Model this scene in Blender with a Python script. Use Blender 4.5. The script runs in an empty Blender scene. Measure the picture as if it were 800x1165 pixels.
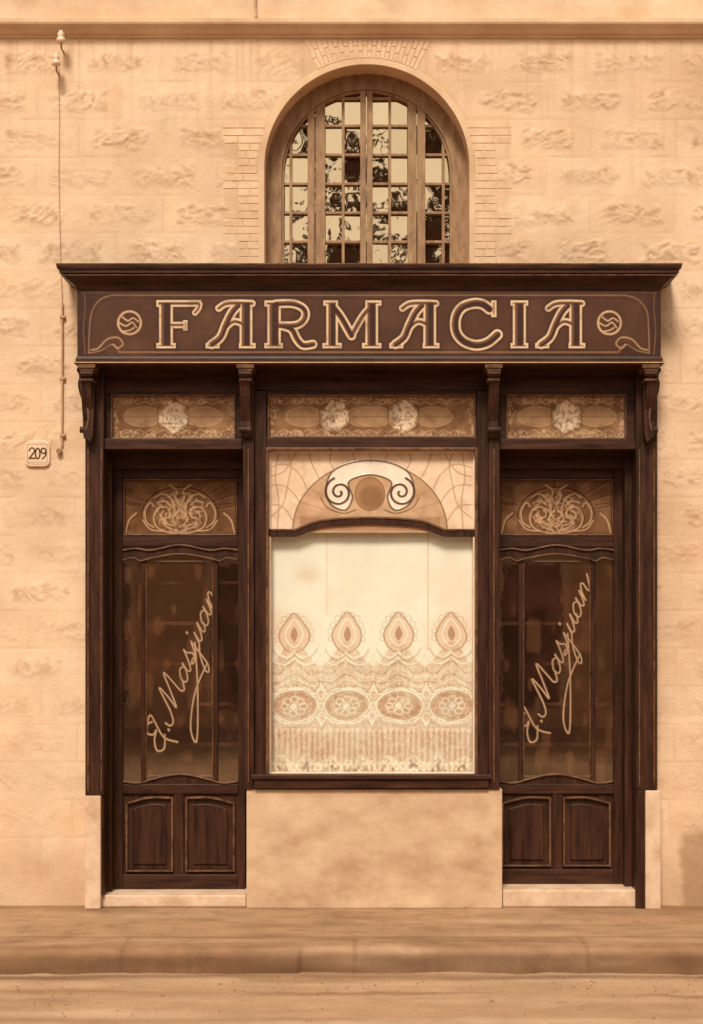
import bpy, math, random, bmesh
import numpy as np
from mathutils import Vector
random.seed(3); rng=np.random.RandomState(7)
S=0.005; D=9.0; CX=420.0; HY=710.0; CZ=1.6; CXW=0.1
LIGHT=(1.06,0.98,0.71)
def P(px,py,y=0.0):
    k=(D+y)/D
    return (CXW+(px-CX)*S*k, y, CZ+(HY-py)*S*k)
def lin(c):
    c=c/255.0
    return c/12.92 if c<=0.04045 else ((c+0.055)/1.055)**2.4
def A(r,g,b,f=1.0):
    return tuple(min(0.82,f*lin(v)/l) for v,l in zip((r,g,b),LIGHT))
scene=bpy.context.scene
scene.view_settings.view_transform='Standard'
scene.view_settings.look='None'
scene.view_settings.exposure=0
# ---------------------------------------------------------------- noise
TBL=[rng.rand(256,256) for _ in range(8)]
def vn(x,y,s=0):
    T=TBL[s%8]
    xi=np.floor(x).astype(int); yi=np.floor(y).astype(int)
    fx=x-xi; fy=y-yi
    fx=fx*fx*(3-2*fx); fy=fy*fy*(3-2*fy)
    a=T[xi&255,yi&255]; b=T[(xi+1)&255,yi&255]; c=T[xi&255,(yi+1)&255]; d=T[(xi+1)&255,(yi+1)&255]
    return (a*(1-fx)+b*fx)*(1-fy)+(c*(1-fx)+d*fx)*fy
def fbm(x,y,s=0,o=4):
    v=0;a=.5;t=0
    for i in range(o):
        v=v+a*vn(x*2**i+17.3*i,y*2**i+9.1*i,s+i); t+=a; a*=.5
    return v/t
# ---------------------------------------------------------------- materials
def newmat(name):
    m=bpy.data.materials.new(name); m.use_nodes=True
    nt=m.node_tree; b=nt.nodes['Principled BSDF']
    return m,nt,b
def N(nt,t,**kw):
    n=nt.nodes.new(t)
    for k,v in kw.items(): setattr(n,k,v)
    return n
def mat_noise(name,c1,c2,scale=6,rough=.6,bump=.2,bscale=60,spec=.4,stretch=(1,1,1),bdist=.003,rvar=0.0):
    m,nt,b=newmat(name)
    tc=N(nt,'ShaderNodeTexCoord'); mp=N(nt,'ShaderNodeMapping'); mp.inputs['Scale'].default_value=stretch
    nt.links.new(tc.outputs['Object'],mp.inputs['Vector'])
    n=N(nt,'ShaderNodeTexNoise'); n.inputs['Scale'].default_value=scale; n.inputs['Detail'].default_value=8; n.inputs['Roughness'].default_value=.65
    nt.links.new(mp.outputs[0],n.inputs['Vector'])
    r=N(nt,'ShaderNodeValToRGB'); r.color_ramp.elements[0].position=.32; r.color_ramp.elements[1].position=.68
    r.color_ramp.elements[0].color=(*c1,1); r.color_ramp.elements[1].color=(*c2,1)
    nt.links.new(n.outputs['Fac'],r.inputs['Fac'])
    nt.links.new(r.outputs['Color'],b.inputs['Base Color'])
    n2=N(nt,'ShaderNodeTexNoise'); n2.inputs['Scale'].default_value=bscale; n2.inputs['Detail'].default_value=6
    nt.links.new(mp.outputs[0],n2.inputs['Vector'])
    bp=N(nt,'ShaderNodeBump'); bp.inputs['Strength'].default_value=bump; bp.inputs['Distance'].default_value=bdist
    nt.links.new(n2.outputs['Fac'],bp.inputs['Height']); nt.links.new(bp.outputs[0],b.inputs['Normal'])
    if rvar>0:
        mr=N(nt,'ShaderNodeMapRange'); mr.inputs['To Min'].default_value=rough-rvar; mr.inputs['To Max'].default_value=rough+rvar
        nt.links.new(n.outputs['Fac'],mr.inputs['Value']); nt.links.new(mr.outputs[0],b.inputs['Roughness'])
    else: b.inputs['Roughness'].default_value=rough
    b.inputs['Specular IOR Level'].default_value=spec
    return m
def mat_attr(name,rough=.8,spec=.4,bump=.3,bscale=80,bdist=.003,var=.15,vscale=5,mirror=0):
    m,nt,b=newmat(name)
    at=N(nt,'ShaderNodeAttribute'); at.attribute_name='Col'
    tc=N(nt,'ShaderNodeTexCoord')
    n=N(nt,'ShaderNodeTexNoise'); n.inputs['Scale'].default_value=vscale; n.inputs['Detail'].default_value=9; n.inputs['Roughness'].default_value=.7
    nt.links.new(tc.outputs['Object'],n.inputs['Vector'])
    mr=N(nt,'ShaderNodeMapRange'); mr.inputs['From Min'].default_value=.25; mr.inputs['From Max'].default_value=.75
    mr.inputs['To Min'].default_value=1-var; mr.inputs['To Max'].default_value=1+var
    nt.links.new(n.outputs['Fac'],mr.inputs['Value'])
    vm=N(nt,'ShaderNodeVectorMath',operation='SCALE')
    nt.links.new(at.outputs['Color'],vm.inputs[0]); nt.links.new(mr.outputs[0],vm.inputs['Scale'])
    nt.links.new(vm.outputs[0],b.inputs['Base Color'])
    n2=N(nt,'ShaderNodeTexNoise'); n2.inputs['Scale'].default_value=bscale; n2.inputs['Detail'].default_value=6
    nt.links.new(tc.outputs['Object'],n2.inputs['Vector'])
    bp=N(nt,'ShaderNodeBump'); bp.inputs['Strength'].default_value=bump; bp.inputs['Distance'].default_value=bdist
    nt.links.new(n2.outputs['Fac'],bp.inputs['Height']); nt.links.new(bp.outputs[0],b.inputs['Normal'])
    b.inputs['Roughness'].default_value=rough; b.inputs['Specular IOR Level'].default_value=spec
    if mirror:
        o=nt.nodes['Material Output']; mx=N(nt,'ShaderNodeMixShader'); mx.inputs[0].default_value=mirror
        g=N(nt,'ShaderNodeBsdfGlossy'); g.inputs['Roughness'].default_value=.02; g.inputs['Color'].default_value=(1,.84,.66,1)
        nt.links.new(bp.outputs[0],g.inputs['Normal'])
        nt.links.new(b.outputs[0],mx.inputs[1]); nt.links.new(g.outputs[0],mx.inputs[2]); nt.links.new(mx.outputs[0],o.inputs['Surface'])
    return m
M_wood=mat_noise('dark_varnished_wood',A(36,18,10),A(76,43,24),scale=5,rough=.45,spec=.22,bump=.25,bscale=30,stretch=(6,6,.7),rvar=.12)
M_woodh=mat_noise('dark_varnished_wood_rails',A(38,19,10),A(80,46,26),scale=5,rough=.45,spec=.22,bump=.25,bscale=30,stretch=(.7,6,6),rvar=.12)
M_wood2=mat_noise('worn_moulding_wood',A(66,37,20),A(130,88,52),scale=9,rough=.45,spec=.3,bump=.25,bscale=30,stretch=(2,2,2),rvar=.1)
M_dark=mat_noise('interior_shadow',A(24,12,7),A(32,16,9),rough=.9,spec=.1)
M_win=mat_noise('weathered_window_paint',A(126,90,54),A(172,132,86),scale=9,rough=.65,bump=.3,bscale=40,stretch=(3,3,1))
M_plaster=mat_noise('smooth_plaster',A(202,160,112),A(230,192,140),scale=3.2,rough=.95,bump=.4,bscale=60,spec=.2)
M_brick=mat_noise('pale_brick',A(206,164,114),A(234,196,144),scale=7,rough=.95,bump=.6,bscale=60,spec=.2)
M_marble=mat_noise('mottled_marble',A(182,140,96),A(222,184,134),scale=3.6,rough=.5,bump=.12,bscale=80,stretch=(1,1,1.6),rvar=.1,spec=.3)
M_step=mat_noise('pale_step_stone',A(196,156,110),A(232,196,150),scale=8,rough=.85,bump=.3,bscale=70,spec=.2)
M_cream=mat_noise('cream_paint',A(218,182,136),A(242,210,168),scale=10,rough=.6,bump=.1)
M_porc=mat_noise('porcelain',A(216,178,130),A(238,204,158),scale=20,rough=.3,bump=.05)
M_pipe=mat_noise('painted_pipe',A(172,128,84),A(200,158,110),scale=14,rough=.7,bump=.2)
M_brass=mat_noise('brass',A(140,98,56),A(176,130,82),scale=20,rough=.4)
M_gravel=mat_noise('road_gravel',A(150,108,66,.8),A(200,158,110,.8),scale=14,rough=.95)
M_ground=mat_noise('packed_earth',A(150,110,68),A(180,138,92),scale=.8,rough=.95,bump=.5,bscale=8)
M_far=mat_noise('opposite_plaster',A(196,150,100),A(232,190,138),scale=2,rough=.9)
M_bark=mat_noise('bark',A(60,40,24),A(90,62,38),scale=12,rough=.9,bump=.8,bscale=20)
M_leaf=mat_noise('leaves',(.04,.030,.018),(.08,.060,.036),scale=4,rough=.8,spec=.2)
M_wall=mat_attr('rusticated_stone',rough=.97,spec=.15,bump=.8,bscale=95,bdist=.0035,var=.13,vscale=2.6)
M_pave=mat_attr('worn_paving',rough=.95,spec=.2,bump=.7,bscale=38,bdist=.006,var=.2,vscale=4)
M_sign=mat_attr('painted_signboard',rough=.5,spec=.25,bump=.15,bscale=50,var=.2,vscale=7)
M_pglass=mat_attr('painted_glass',rough=.15,spec=.5,bump=.05,bscale=9,bdist=.01,var=.2,vscale=8)
M_dglass=mat_attr('dark_door_glass',rough=.2,spec=.5,bump=.05,bscale=4,bdist=.01,var=.25,vscale=4,mirror=.26)
M_lace=mat_attr('lace_fabric',rough=.9,spec=.1,bump=.25,bscale=220,bdist=.001,var=.05,vscale=7)
M_road=mat_attr('dusty_road_surface',rough=.97,spec=.15,bump=.85,bscale=45,bdist=.008,var=.18,vscale=3)
def mat_glass():
    m=bpy.data.materials.new('clear_window_glass'); m.use_nodes=True; nt=m.node_tree; nt.nodes.clear()
    o=N(nt,'ShaderNodeOutputMaterial'); mx=N(nt,'ShaderNodeMixShader')
    lw=N(nt,'ShaderNodeLayerWeight'); lw.inputs['Blend'].default_value=.5
    pw=N(nt,'ShaderNodeMath',operation='POWER'); pw.inputs[1].default_value=5
    ma=N(nt,'ShaderNodeMath',operation='MULTIPLY_ADD'); ma.inputs[1].default_value=.9; ma.inputs[2].default_value=.05
    nt.links.new(lw.outputs['Facing'],pw.inputs[0]); nt.links.new(pw.outputs[0],ma.inputs[0])
    t=N(nt,'ShaderNodeBsdfTransparent'); t.inputs['Color'].default_value=(.99,.985,.975,1)
    g=N(nt,'ShaderNodeBsdfGlossy'); g.inputs['Roughness'].default_value=.02
    nt.links.new(ma.outputs[0],mx.inputs[0]); nt.links.new(t.outputs[0],mx.inputs[1]); nt.links.new(g.outputs[0],mx.inputs[2]); nt.links.new(mx.outputs[0],o.inputs['Surface'])
    return m
M_glass=mat_glass()
def mat_pane():
    m=bpy.data.materials.new('old_reflective_pane'); m.use_nodes=True; nt=m.node_tree; nt.nodes.clear()
    o=N(nt,'ShaderNodeOutputMaterial'); mx=N(nt,'ShaderNodeMixShader'); mx.inputs[0].default_value=.55
    d=N(nt,'ShaderNodeBsdfDiffuse'); d.inputs['Color'].default_value=(*A(62,36,20),1)
    g=N(nt,'ShaderNodeBsdfGlossy'); g.inputs['Roughness'].default_value=.02; g.inputs['Color'].default_value=(1,.80,.56,1)
    tc=N(nt,'ShaderNodeTexCoord'); n=N(nt,'ShaderNodeTexNoise'); n.inputs['Scale'].default_value=5
    bp=N(nt,'ShaderNodeBump'); bp.inputs['Strength'].default_value=.10; bp.inputs['Distance'].default_value=.02
    nt.links.new(tc.outputs['Object'],n.inputs['Vector']); nt.links.new(n.outputs['Fac'],bp.inputs['Height']); nt.links.new(bp.outputs[0],g.inputs['Normal'])
    nt.links.new(d.outputs[0],mx.inputs[1]); nt.links.new(g.outputs[0],mx.inputs[2]); nt.links.new(mx.outputs[0],o.inputs['Surface'])
    return m
M_pane=mat_pane()
# ---------------------------------------------------------------- builders
def empty(name):
    e=bpy.data.objects.new(name,None); scene.collection.objects.link(e); e.empty_display_size=.2; return e
def recalc(o):
    bm=bmesh.new(); bm.from_mesh(o.data); bmesh.ops.recalc_face_normals(bm,faces=bm.faces); bm.to_mesh(o.data); bm.free()
def mkobj(name,verts,faces,mat,parent=None,bevel=0,smooth=False,seg=2):
    me=bpy.data.meshes.new(name); me.from_pydata([tuple(v) for v in verts],[],faces); me.validate(); me.update()
    o=bpy.data.objects.new(name,me); scene.collection.objects.link(o); me.materials.append(mat)
    if parent: o.parent=parent
    if bevel:
        b=o.modifiers.new('bevel','BEVEL'); b.width=bevel; b.segments=seg; b.limit_method='ANGLE'; b.angle_limit=math.radians(40)
    if smooth:
        me.polygons.foreach_set('use_smooth',[True]*len(me.polygons))
    return o
BF=[(0,1,2,3),(7,6,5,4),(0,4,5,1),(1,5,6,2),(2,6,7,3),(3,7,4,0)]
def wbox(V,F,x0,x1,y0,y1,z0,z1):
    b=len(V)
    V+= [(x0,y0,z0),(x1,y0,z0),(x1,y0,z1),(x0,y0,z1),(x0,y1,z0),(x1,y1,z0),(x1,y1,z1),(x0,y1,z1)]
    F+= [tuple(b+i for i in f) for f in BF]
def boxes(name,items,mat,parent=None,bevel=.004,m=None):
    V=[];F=[]
    for it in items:
        x0,p0,x1,p1,yf,yb=it
        mm=yf if m is None else m
        a=P(x0,p0,mm)
        z0=0.0 if p1 is None else P(0,p1,mm)[2]
        wbox(V,F,a[0],P(x1,0,mm)[0],yf,yb,z0,a[2])
    return mkobj(name,V,F,mat,parent,bevel)
def extr(name,polys,mat,parent=None,bevel=.003,m=None):
    V=[];F=[]
    for pts,yf,yb in polys:
        b=len(V); n=len(pts); mm=yf if m is None else m
        q=[P(x,y,mm) for x,y in pts]
        V+=[(p[0],yf,p[2]) for p in q]+[(p[0],yb,p[2]) for p in q]
        F.append(tuple(range(b,b+n))); F.append(tuple(reversed(range(b+n,b+2*n))))
        for i in range(n):
            j=(i+1)%n; F.append((b+j,b+i,b+n+i,b+n+j))
    o=mkobj(name,V,F,mat,parent,bevel); recalc(o)
    return o
def strip(name,lines,mat,parent=None,bevel=.002,m=None):
    V=[];F=[]
    for pts,w,yf,yb in lines:
        mm=yf if m is None else m
        n=len(pts); b=len(V)
        for i,(x,y) in enumerate(pts):
            a=pts[i-1] if i>0 else pts[i]; c=pts[i+1] if i<n-1 else pts[i]
            tx,ty=c[0]-a[0],c[1]-a[1]; l=math.hypot(tx,ty) or 1; nx,ny=-ty/l*w/2,tx/l*w/2
            p=P(x+nx,y+ny,mm); q=P(x-nx,y-ny,mm)
            V+=[(p[0],yf,p[2]),(q[0],yf,q[2]),(q[0],yb,q[2]),(p[0],yb,p[2])]
        for i in range(n-1):
            s=b+4*i; t=s+4
            for k in range(4):
                F.append((s+k,s+(k+1)%4,t+(k+1)%4,t+k))
        F.append((b,b+1,b+2,b+3)); e=b+4*(n-1); F.append((e+3,e+2,e+1,e))
    o=mkobj(name,V,F,mat,parent,0); recalc(o)
    if bevel:
        bb=o.modifiers.new('bevel','BEVEL'); bb.width=bevel; bb.segments=2; bb.limit_method='ANGLE'; bb.angle_limit=math.radians(50)
    return o
def sweep(name,x0,x1,yback,yfront,prof,mat,parent=None):
    V=[];F=[]
    for o,z in prof:
        V+=[(x0-o,yback,z),(x0-o,yfront-o,z),(x1+o,yfront-o,z),(x1+o,yback,z)]
    n=len(prof)
    for i in range(n-1):
        for k in range(3):
            a=4*i+k; F.append((a,a+1,a+5,a+4))
    F.append((0,3,2,1)); e=4*(n-1); F.append((e,e+1,e+2,e+3))
    return mkobj(name,V,F,mat,parent,0)
def frame(name,rects,mat,par):
    V=[];F=[]
    for x0,y0,x1,y1,w,yf,yb in rects:
        b=len(V)
        for y in (yf,yb):
            for (x,z) in ((x0,y0),(x1,y0),(x1,y1),(x0,y1)):
                p=P(x,z,yf); V.append((p[0],y,p[2]))
            for (x,z) in ((x0+w,y0+w),(x1-w,y0+w),(x1-w,y1-w),(x0+w,y1-w)):
                p=P(x,z,yf); V.append((p[0],y,p[2]))
        for i in range(4):
            j=(i+1)%4
            F+=[(b+i,b+j,b+4+j,b+4+i),(b+4+i,b+4+j,b+12+j,b+12+i),(b+j,b+i,b+8+i,b+8+j)]
    o=mkobj(name,V,F,mat,par,.0025); recalc(o)
    return o
def cr(pts,n=8,closed=False):
    out=[]; L=len(pts)
    for i in range(L if closed else L-1):
        if closed: p0,p1,p2,p3=pts[i-1],pts[i],pts[(i+1)%L],pts[(i+2)%L]
        else: p0=pts[max(i-1,0)];p1=pts[i];p2=pts[i+1];p3=pts[min(i+2,L-1)]
        for k in range(n):
            t=k/n
            out.append(tuple(.5*((2*b)+(-a+c)*t+(2*a-5*b+4*c-d)*t*t+(-a+3*b-3*c+d)*t**3) for a,b,c,d in zip(p0,p1,p2,p3)))
    if not closed: out.append(tuple(pts[-1]))
    else: out.append(out[0])
    return out
def ell(cx,cy,rx,ry,a0=0,a1=360,n=32):
    return [(cx+rx*math.cos(math.radians(a0+(a1-a0)*i/n)),cy-ry*math.sin(math.radians(a0+(a1-a0)*i/n))) for i in range(n+1)]
def spiral(cx,cy,r0,r1,a0,a1,n=40):
    return [(cx+(r0+(r1-r0)*i/n)*math.cos(math.radians(a0+(a1-a0)*i/n)),cy-(r0+(r1-r0)*i/n)*math.sin(math.radians(a0+(a1-a0)*i/n))) for i in range(n+1)]
def gridmesh(name,X,Y,Z,col,mat,parent=None,cellmask=None,smooth=True):
    H,W=X.shape
    co=np.stack([X,Y,Z],-1).reshape(-1,3).astype(np.float32)
    idx=np.arange(H*W).reshape(H,W)
    q=np.stack([idx[:-1,:-1],idx[1:,:-1],idx[1:,1:],idx[:-1,1:]],-1)
    if cellmask is not None: q=q[cellmask]
    q=q.reshape(-1,4).astype(np.int32)
    me=bpy.data.meshes.new(name); me.vertices.add(len(co)); me.vertices.foreach_set('co',co.ravel())
    me.loops.add(q.size); me.loops.foreach_set('vertex_index',q.ravel())
    me.polygons.add(len(q)); me.polygons.foreach_set('loop_start',np.arange(0,q.size,4,dtype=np.int32))
    if smooth: me.polygons.foreach_set('use_smooth',np.ones(len(q),dtype=bool))
    me.update(calc_edges=True); me.validate()
    a=me.color_attributes.new('Col','FLOAT_COLOR','POINT')
    c=np.ones((H*W,4),np.float32); c[:,:3]=col.reshape(-1,3); a.data.foreach_set('color',c.ravel())
    me.materials.append(mat)
    o=bpy.data.objects.new(name,me); scene.collection.objects.link(o)
    if parent: o.parent=parent
    return o
class Canvas:
    def __init__(s,x0,y0,x1,y1,step,base):
        s.nx=int((x1-x0)/step)+1; s.ny=int((y1-y0)/step)+1
        s.xs=np.linspace(x0,x1,s.nx); s.ys=np.linspace(y0,y1,s.ny)
        s.X,s.Y=np.meshgrid(s.xs,s.ys); s.col=np.zeros(s.X.shape+(3,)); s.col[:]=base
        s.rel=np.zeros(s.X.shape); s.aa=step*.9
    def dist(s,polys,pad=12,flat=False,rad=0):
        Dm=np.full(s.X.shape,1e3)
        for pl in polys:
            for (ax,ay),(bx,by) in zip(pl[:-1],pl[1:]):
                i0=np.searchsorted(s.xs,min(ax,bx)-pad);i1=np.searchsorted(s.xs,max(ax,bx)+pad)
                j0=np.searchsorted(s.ys,min(ay,by)-pad);j1=np.searchsorted(s.ys,max(ay,by)+pad)
                if i0>=i1 or j0>=j1: continue
                x=s.X[j0:j1,i0:i1]-ax; y=s.Y[j0:j1,i0:i1]-ay; dx,dy=bx-ax,by-ay; l2=dx*dx+dy*dy+1e-9
                if flat:
                    l=math.sqrt(l2); u=(x*dx+y*dy)/l; v=np.abs(x*dy-y*dx)/l
                    qx=np.abs(u-l/2)-l/2; qy=v-rad
                    d=np.hypot(np.maximum(qx,0),np.maximum(qy,0))+np.minimum(np.maximum(qx,qy),0)
                else:
                    t=np.clip((x*dx+y*dy)/l2,0,1); d=np.hypot(x-t*dx,y-t*dy)-rad
                Dm[j0:j1,i0:i1]=np.minimum(Dm[j0:j1,i0:i1],d)
        return Dm
    def m(s,d): return np.clip(.5-d/(2*s.aa),0,1)
    def paint(s,mask,c,al=1,rel=0):
        k=(mask*al)[...,None]; s.col=s.col*(1-k)+np.array(c)*k
        if rel: s.rel+=mask*rel
    def line(s,polys,w,c,al=1,rel=0): s.paint(s.m(s.dist(polys)-w/2),c,al,rel)
    def fill(s,poly,c,al=1,rel=0):
        x,y=s.X,s.Y; ins=np.zeros(x.shape,bool); n=len(poly)
        for i in range(n):
            x1,y1=poly[i];x2,y2=poly[(i+1)%n]
            if y1==y2: continue
            ins^=((y1>y)!=(y2>y))&(x<(x2-x1)*(y-y1)/(y2-y1)+x1)
        s.paint(ins.astype(float),c,al,rel)
    def wear(s,c,al,sc=12,thr=.5,seed=1,gain=3):
        s.paint(np.clip((fbm(s.X/sc,s.Y/sc,seed)-thr)*gain,0,1),c,al)
    def build(s,name,depth,mat,parent=None,relief=None):
        r=s.rel if relief is None else relief
        k=(D+depth)/D
        X=CXW+(s.X-CX)*S*k; Z=CZ+(HY-s.Y)*S*k
        return gridmesh(name,X,depth-r+np.zeros_like(X),Z,s.col,mat,parent)
def mixc(cl,c,t):
    t=np.clip(t,0,1)[...,None]; return cl*(1-t)+np.array(c)*t
# ================================================================ GROUND
mkobj('ground',[(-400,-400,-.145),(400,-400,-.145),(400,400,-.145),(-400,400,-.145)],[(0,1,2,3)],M_ground)
GF=.80
xs=np.concatenate([np.linspace(-60,-5,30,endpoint=False),np.linspace(-5,5,300,endpoint=False),np.linspace(5,60,31)])
ys=np.concatenate([np.linspace(-13,-3.5,40,endpoint=False),np.linspace(-3.5,-1.0,130)])
XX,YY=np.meshgrid(xs,ys)
near=np.clip((YY+4)/2,0,1)
ZZ=-.122+.016*(fbm(XX*1.2,YY*4,1)-.5)*near+.014*(fbm(XX*7,YY*12,2)-.5)*near
cl=np.zeros(XX.shape+(3,)); cl[:]=A(198,154,106,GF)
dk=A(140,100,62,GF); lt=A(226,186,136,GF)
cl=mixc(cl,lt,(fbm(XX*.9,YY*7,3)-.42)*2.4*.7)
cl=mixc(cl,dk,(fbm(XX*.8+4,YY*8,6)-.53)*3.2*.4)
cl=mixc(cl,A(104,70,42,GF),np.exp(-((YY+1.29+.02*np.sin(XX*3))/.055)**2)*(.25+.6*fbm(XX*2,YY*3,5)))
cl=mixc(cl,dk,np.exp(-((YY+1.62+.05*np.sin(XX*.9))/.035)**2)*np.clip((fbm(XX*1.1,YY*5,2)-.35)*3,0,1)*.6)
gridmesh('road',XX,YY,ZZ,cl,M_road)
xs=np.concatenate([np.linspace(-30,-4,80,endpoint=False),np.linspace(-4,4,640,endpoint=False),np.linspace(4,30,80)])
prof=[(.3,0)]+[(y,0) for y in np.linspace(0.02,-1.12,90)]+[(-1.14,-.001),(-1.16,-.004),(-1.178,-.010),(-1.19,-.019),(-1.198,-.032),(-1.204,-.05),(-1.208,-.075),(-1.214,-.105),(-1.22,-.16)]
py_=np.array([p[0] for p in prof]); pz_=np.array([p[1] for p in prof])
XX,Y0=np.meshgrid(xs,py_); Z0=np.repeat(pz_[:,None],len(xs),1)
edge=np.clip((-.9-Y0)/.3,0,1)
wob=.05*(fbm(XX*1.3,XX*0+3,1)-.5)+.05*(fbm(XX*6,XX*0+1,2)-.5)+np.where((XX>-.25)&(XX<3),.012,-.010)
YY=Y0+wob*edge
ZZ=Z0+.010*(fbm(XX*3,YY*5,3)-.5)*np.clip(-YY*6,0,1)-.03*np.clip(fbm(XX*5,XX*0+7,4)-.5,0,1)*edge+.006*(fbm(XX*14,Y0*14,2)-.5)*edge
jy=np.exp(-((Y0+.90)/.014)**2)
jx=np.zeros_like(XX)
for j in np.arange(-29,30,1.15): jx=np.maximum(jx,np.exp(-((XX-j-.28)/.009)**2)*(Y0<-.9))
for j in np.arange(-29,30,.78): jx=np.maximum(jx,np.exp(-((XX-j)/.008)**2)*(Y0>-.9)*.35)
ZZ-=.005*np.maximum(jy,jx)
cl=np.zeros(XX.shape+(3,)); cl[:]=A(188,144,96,GF)
dk=A(116,80,48,GF); lt=A(218,176,126,GF)
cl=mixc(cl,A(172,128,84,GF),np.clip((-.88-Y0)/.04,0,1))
cl=mixc(cl,lt,(fbm(XX*1.1,Y0*6,5)-.4)*2.4*.6)
cl=mixc(cl,dk,(fbm(XX*2.2+9,Y0*7,6)-.5)*3*.4)
cl=mixc(cl,dk,(fbm(XX*11,Y0*18,1)-.56)*3*.4)
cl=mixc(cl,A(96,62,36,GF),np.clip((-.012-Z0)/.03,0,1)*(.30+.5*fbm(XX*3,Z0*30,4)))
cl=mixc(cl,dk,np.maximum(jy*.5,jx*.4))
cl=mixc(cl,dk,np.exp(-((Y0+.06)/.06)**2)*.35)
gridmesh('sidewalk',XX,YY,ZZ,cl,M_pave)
V=[];F=[]
for i in range(700):
    x=random.uniform(-3,3.2); y=-1.25-abs(random.gauss(0,.45)); r=random.uniform(.002,.006)*(2 if random.random()<.06 else 1)
    b=len(V)
    for (dx,dy,dz) in [(1,0,0),(0,1,0),(-1,0,0),(0,-1,0),(0,0,.7),(0,0,-.6)]:
        V.append((x+dx*r*random.uniform(.7,1.5),y+dy*r*random.uniform(.7,1.2),-.119+dz*r))
    for a,c in [(0,1),(1,2),(2,3),(3,0)]:
        F+=[(b+a,b+c,b+4),(b+c,b+a,b+5)]
mkobj('loose_gravel',V,F,M_gravel)
# ================================================================ BUILDING
bld=empty('pharmacy_building')
xs=np.concatenate([np.linspace(-5.5,-2.3,100,endpoint=False),np.arange(-2.3,2.5,.0075),np.linspace(2.5,5.5,100)])
zs=np.concatenate([np.arange(-.02,5.35,.0075),np.linspace(5.36,6.5,50)])
XX,ZZ=np.meshgrid(xs,zs)
PX=400+XX/S; PY=1030-ZZ/S
rowH=43.0; per=97.0
row=np.floor((PY-50)/rowH).astype(int); fy=(PY-50)/rowH-row
off=np.where(row%2==0,0,per/2)+rng.rand(200)[(row+60)%200]*16
colf=(PX+off)/per; ci=np.floor(colf).astype(int); fx=colf-ci
h1=TBL[1][(row+60)&255,(ci+60)&255]; h2=TBL[2][(row+60)&255,(ci+60)&255]
wn=(fbm(PX/11,PY/11,1,5)-.5)*24
dx=(np.abs(fx-.5)*per+wn*.9)-(39-h2*8); dy=(np.abs(fy-.5)*rowH+wn*.5)-(14-h1*2)
patch=np.clip(-np.maximum(dx,dy)/6,0,1)
ang=.25+(h1-.5)*2.2
u=PX*np.cos(ang)+PY*np.sin(ang); v=-PX*np.sin(ang)+PY*np.cos(ang)
wu=(fbm(PX/15,PY/15,2)-.5)*14
rg=1-np.abs(fbm((u+wu)/15,(v+wu)/6,3,5)*2-1)*1.8
rg2=fbm(PX/4.5,PY/3.2,5,4)
fade=np.clip(1.05-(PY-380)/800,.35,1.0)*(.6+.7*h2)
above=PY<46
rr=np.hypot(PX-417.5,PY-190)
archzone=((rr<168)&(PY<190)&(np.abs(PX-417.5)<75))|((np.abs(PX-417.5)<(150+12*(TBL[4][(PY/26).astype(int)&255,3]>.5)))&(PY>=132)&(PY<330))|(rr<128)
lowz=PY>958
fade=fade*(~above)*(~archzone)*(~lowz)
rel=patch*fade*(.0012+.0052*(rg-.4)+.0058*(rg2-.5))
jd=np.minimum(np.abs(fy),1-np.abs(fy))*rowH; jv=np.minimum(fx,1-fx)*per
joint=np.maximum(np.exp(-(jd/1.1)**2),np.exp(-(jv/1.1)**2))*(~above)*(~archzone)*(~lowz)*np.clip((fbm(PX/40,PY/40,6)-.3)*3,0,1)
rel=rel-joint*.0018+.003*(fbm(PX/30,PY/30,2)-.5)*(~archzone)+.0022*(fbm(PX/5,PY/5,0)-.5)*(~archzone)
cl=np.zeros(XX.shape+(3,)); cl[:]=A(228,189,138)
lt=A(243,209,162); dk=A(180,136,90)
cl=mixc(cl,lt,np.clip((h1-.3),0,1)*.5)
cl=mixc(cl,dk,np.clip(patch*fade*np.clip(.70-rg,0,1)*.6+patch*fade*.20*(.5+h1),0,.8))
cl=mixc(cl,lt,patch*fade*np.clip(rg-.7,0,1)*1.2)
cl=mixc(cl,dk,joint*.22)
cl=mixc(cl,dk,(fbm(PX/150,PY/100,4)-.5)*2.2*.5)
cl=mixc(cl,A(202,156,106),(fbm(PX/40,PY/30,7)-.5)*3*.3)
cl=mixc(cl,A(200,154,104),archzone*(~above)*.3)
cl=mixc(cl,dk,np.clip((PY-930-30*fbm(PX/20,PY/60,6))/60,0,1)*.4)
cl=mixc(cl,A(140,98,60),np.clip((PX-776+10*fbm(PX/8,PY/8,3))/8,0,1)*np.clip((PY-930-20*fbm(PX/10,PY/10,1))/14,0,1)*np.clip((830-PX)/10,0,1)*.55)
st=np.clip((fbm(PX/5,PY/160,7)-.5)*3,0,1)*np.exp(-np.clip(PY-45,0,1e4)/80)*(~above)
cl=mixc(cl,dk,st*.4)
cl=mixc(cl,dk,above*np.clip((fbm(PX/30,PY/60,5)-.4)*2.4,0,1)*.3)
XC=(XX[:-1,:-1]+XX[1:,1:])/2; ZC=(ZZ[:-1,:-1]+ZZ[1:,1:])/2
pxc=400+XC/S; pyc=1030-ZC/S
hole=((pxc>100)&(pxc<747)&(pyc>322))
ar=np.hypot(pxc-417.5,pyc-190)
hole|=((ar<120)&(pyc<=190))|((np.abs(pxc-417.5)<120)&(pyc>190)&(pyc<330))
gridmesh('stone_wall',XX,-rel,ZZ,cl,M_wall,bld,cellmask=~hole)
V=[];F=[]
wbox(V,F,-5.5,5.5,.45,7,0,6.5)
wbox(V,F,-5.5,-5.3,.02,.448,0,6.5); wbox(V,F,5.3,5.5,.02,.448,0,6.5)
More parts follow.
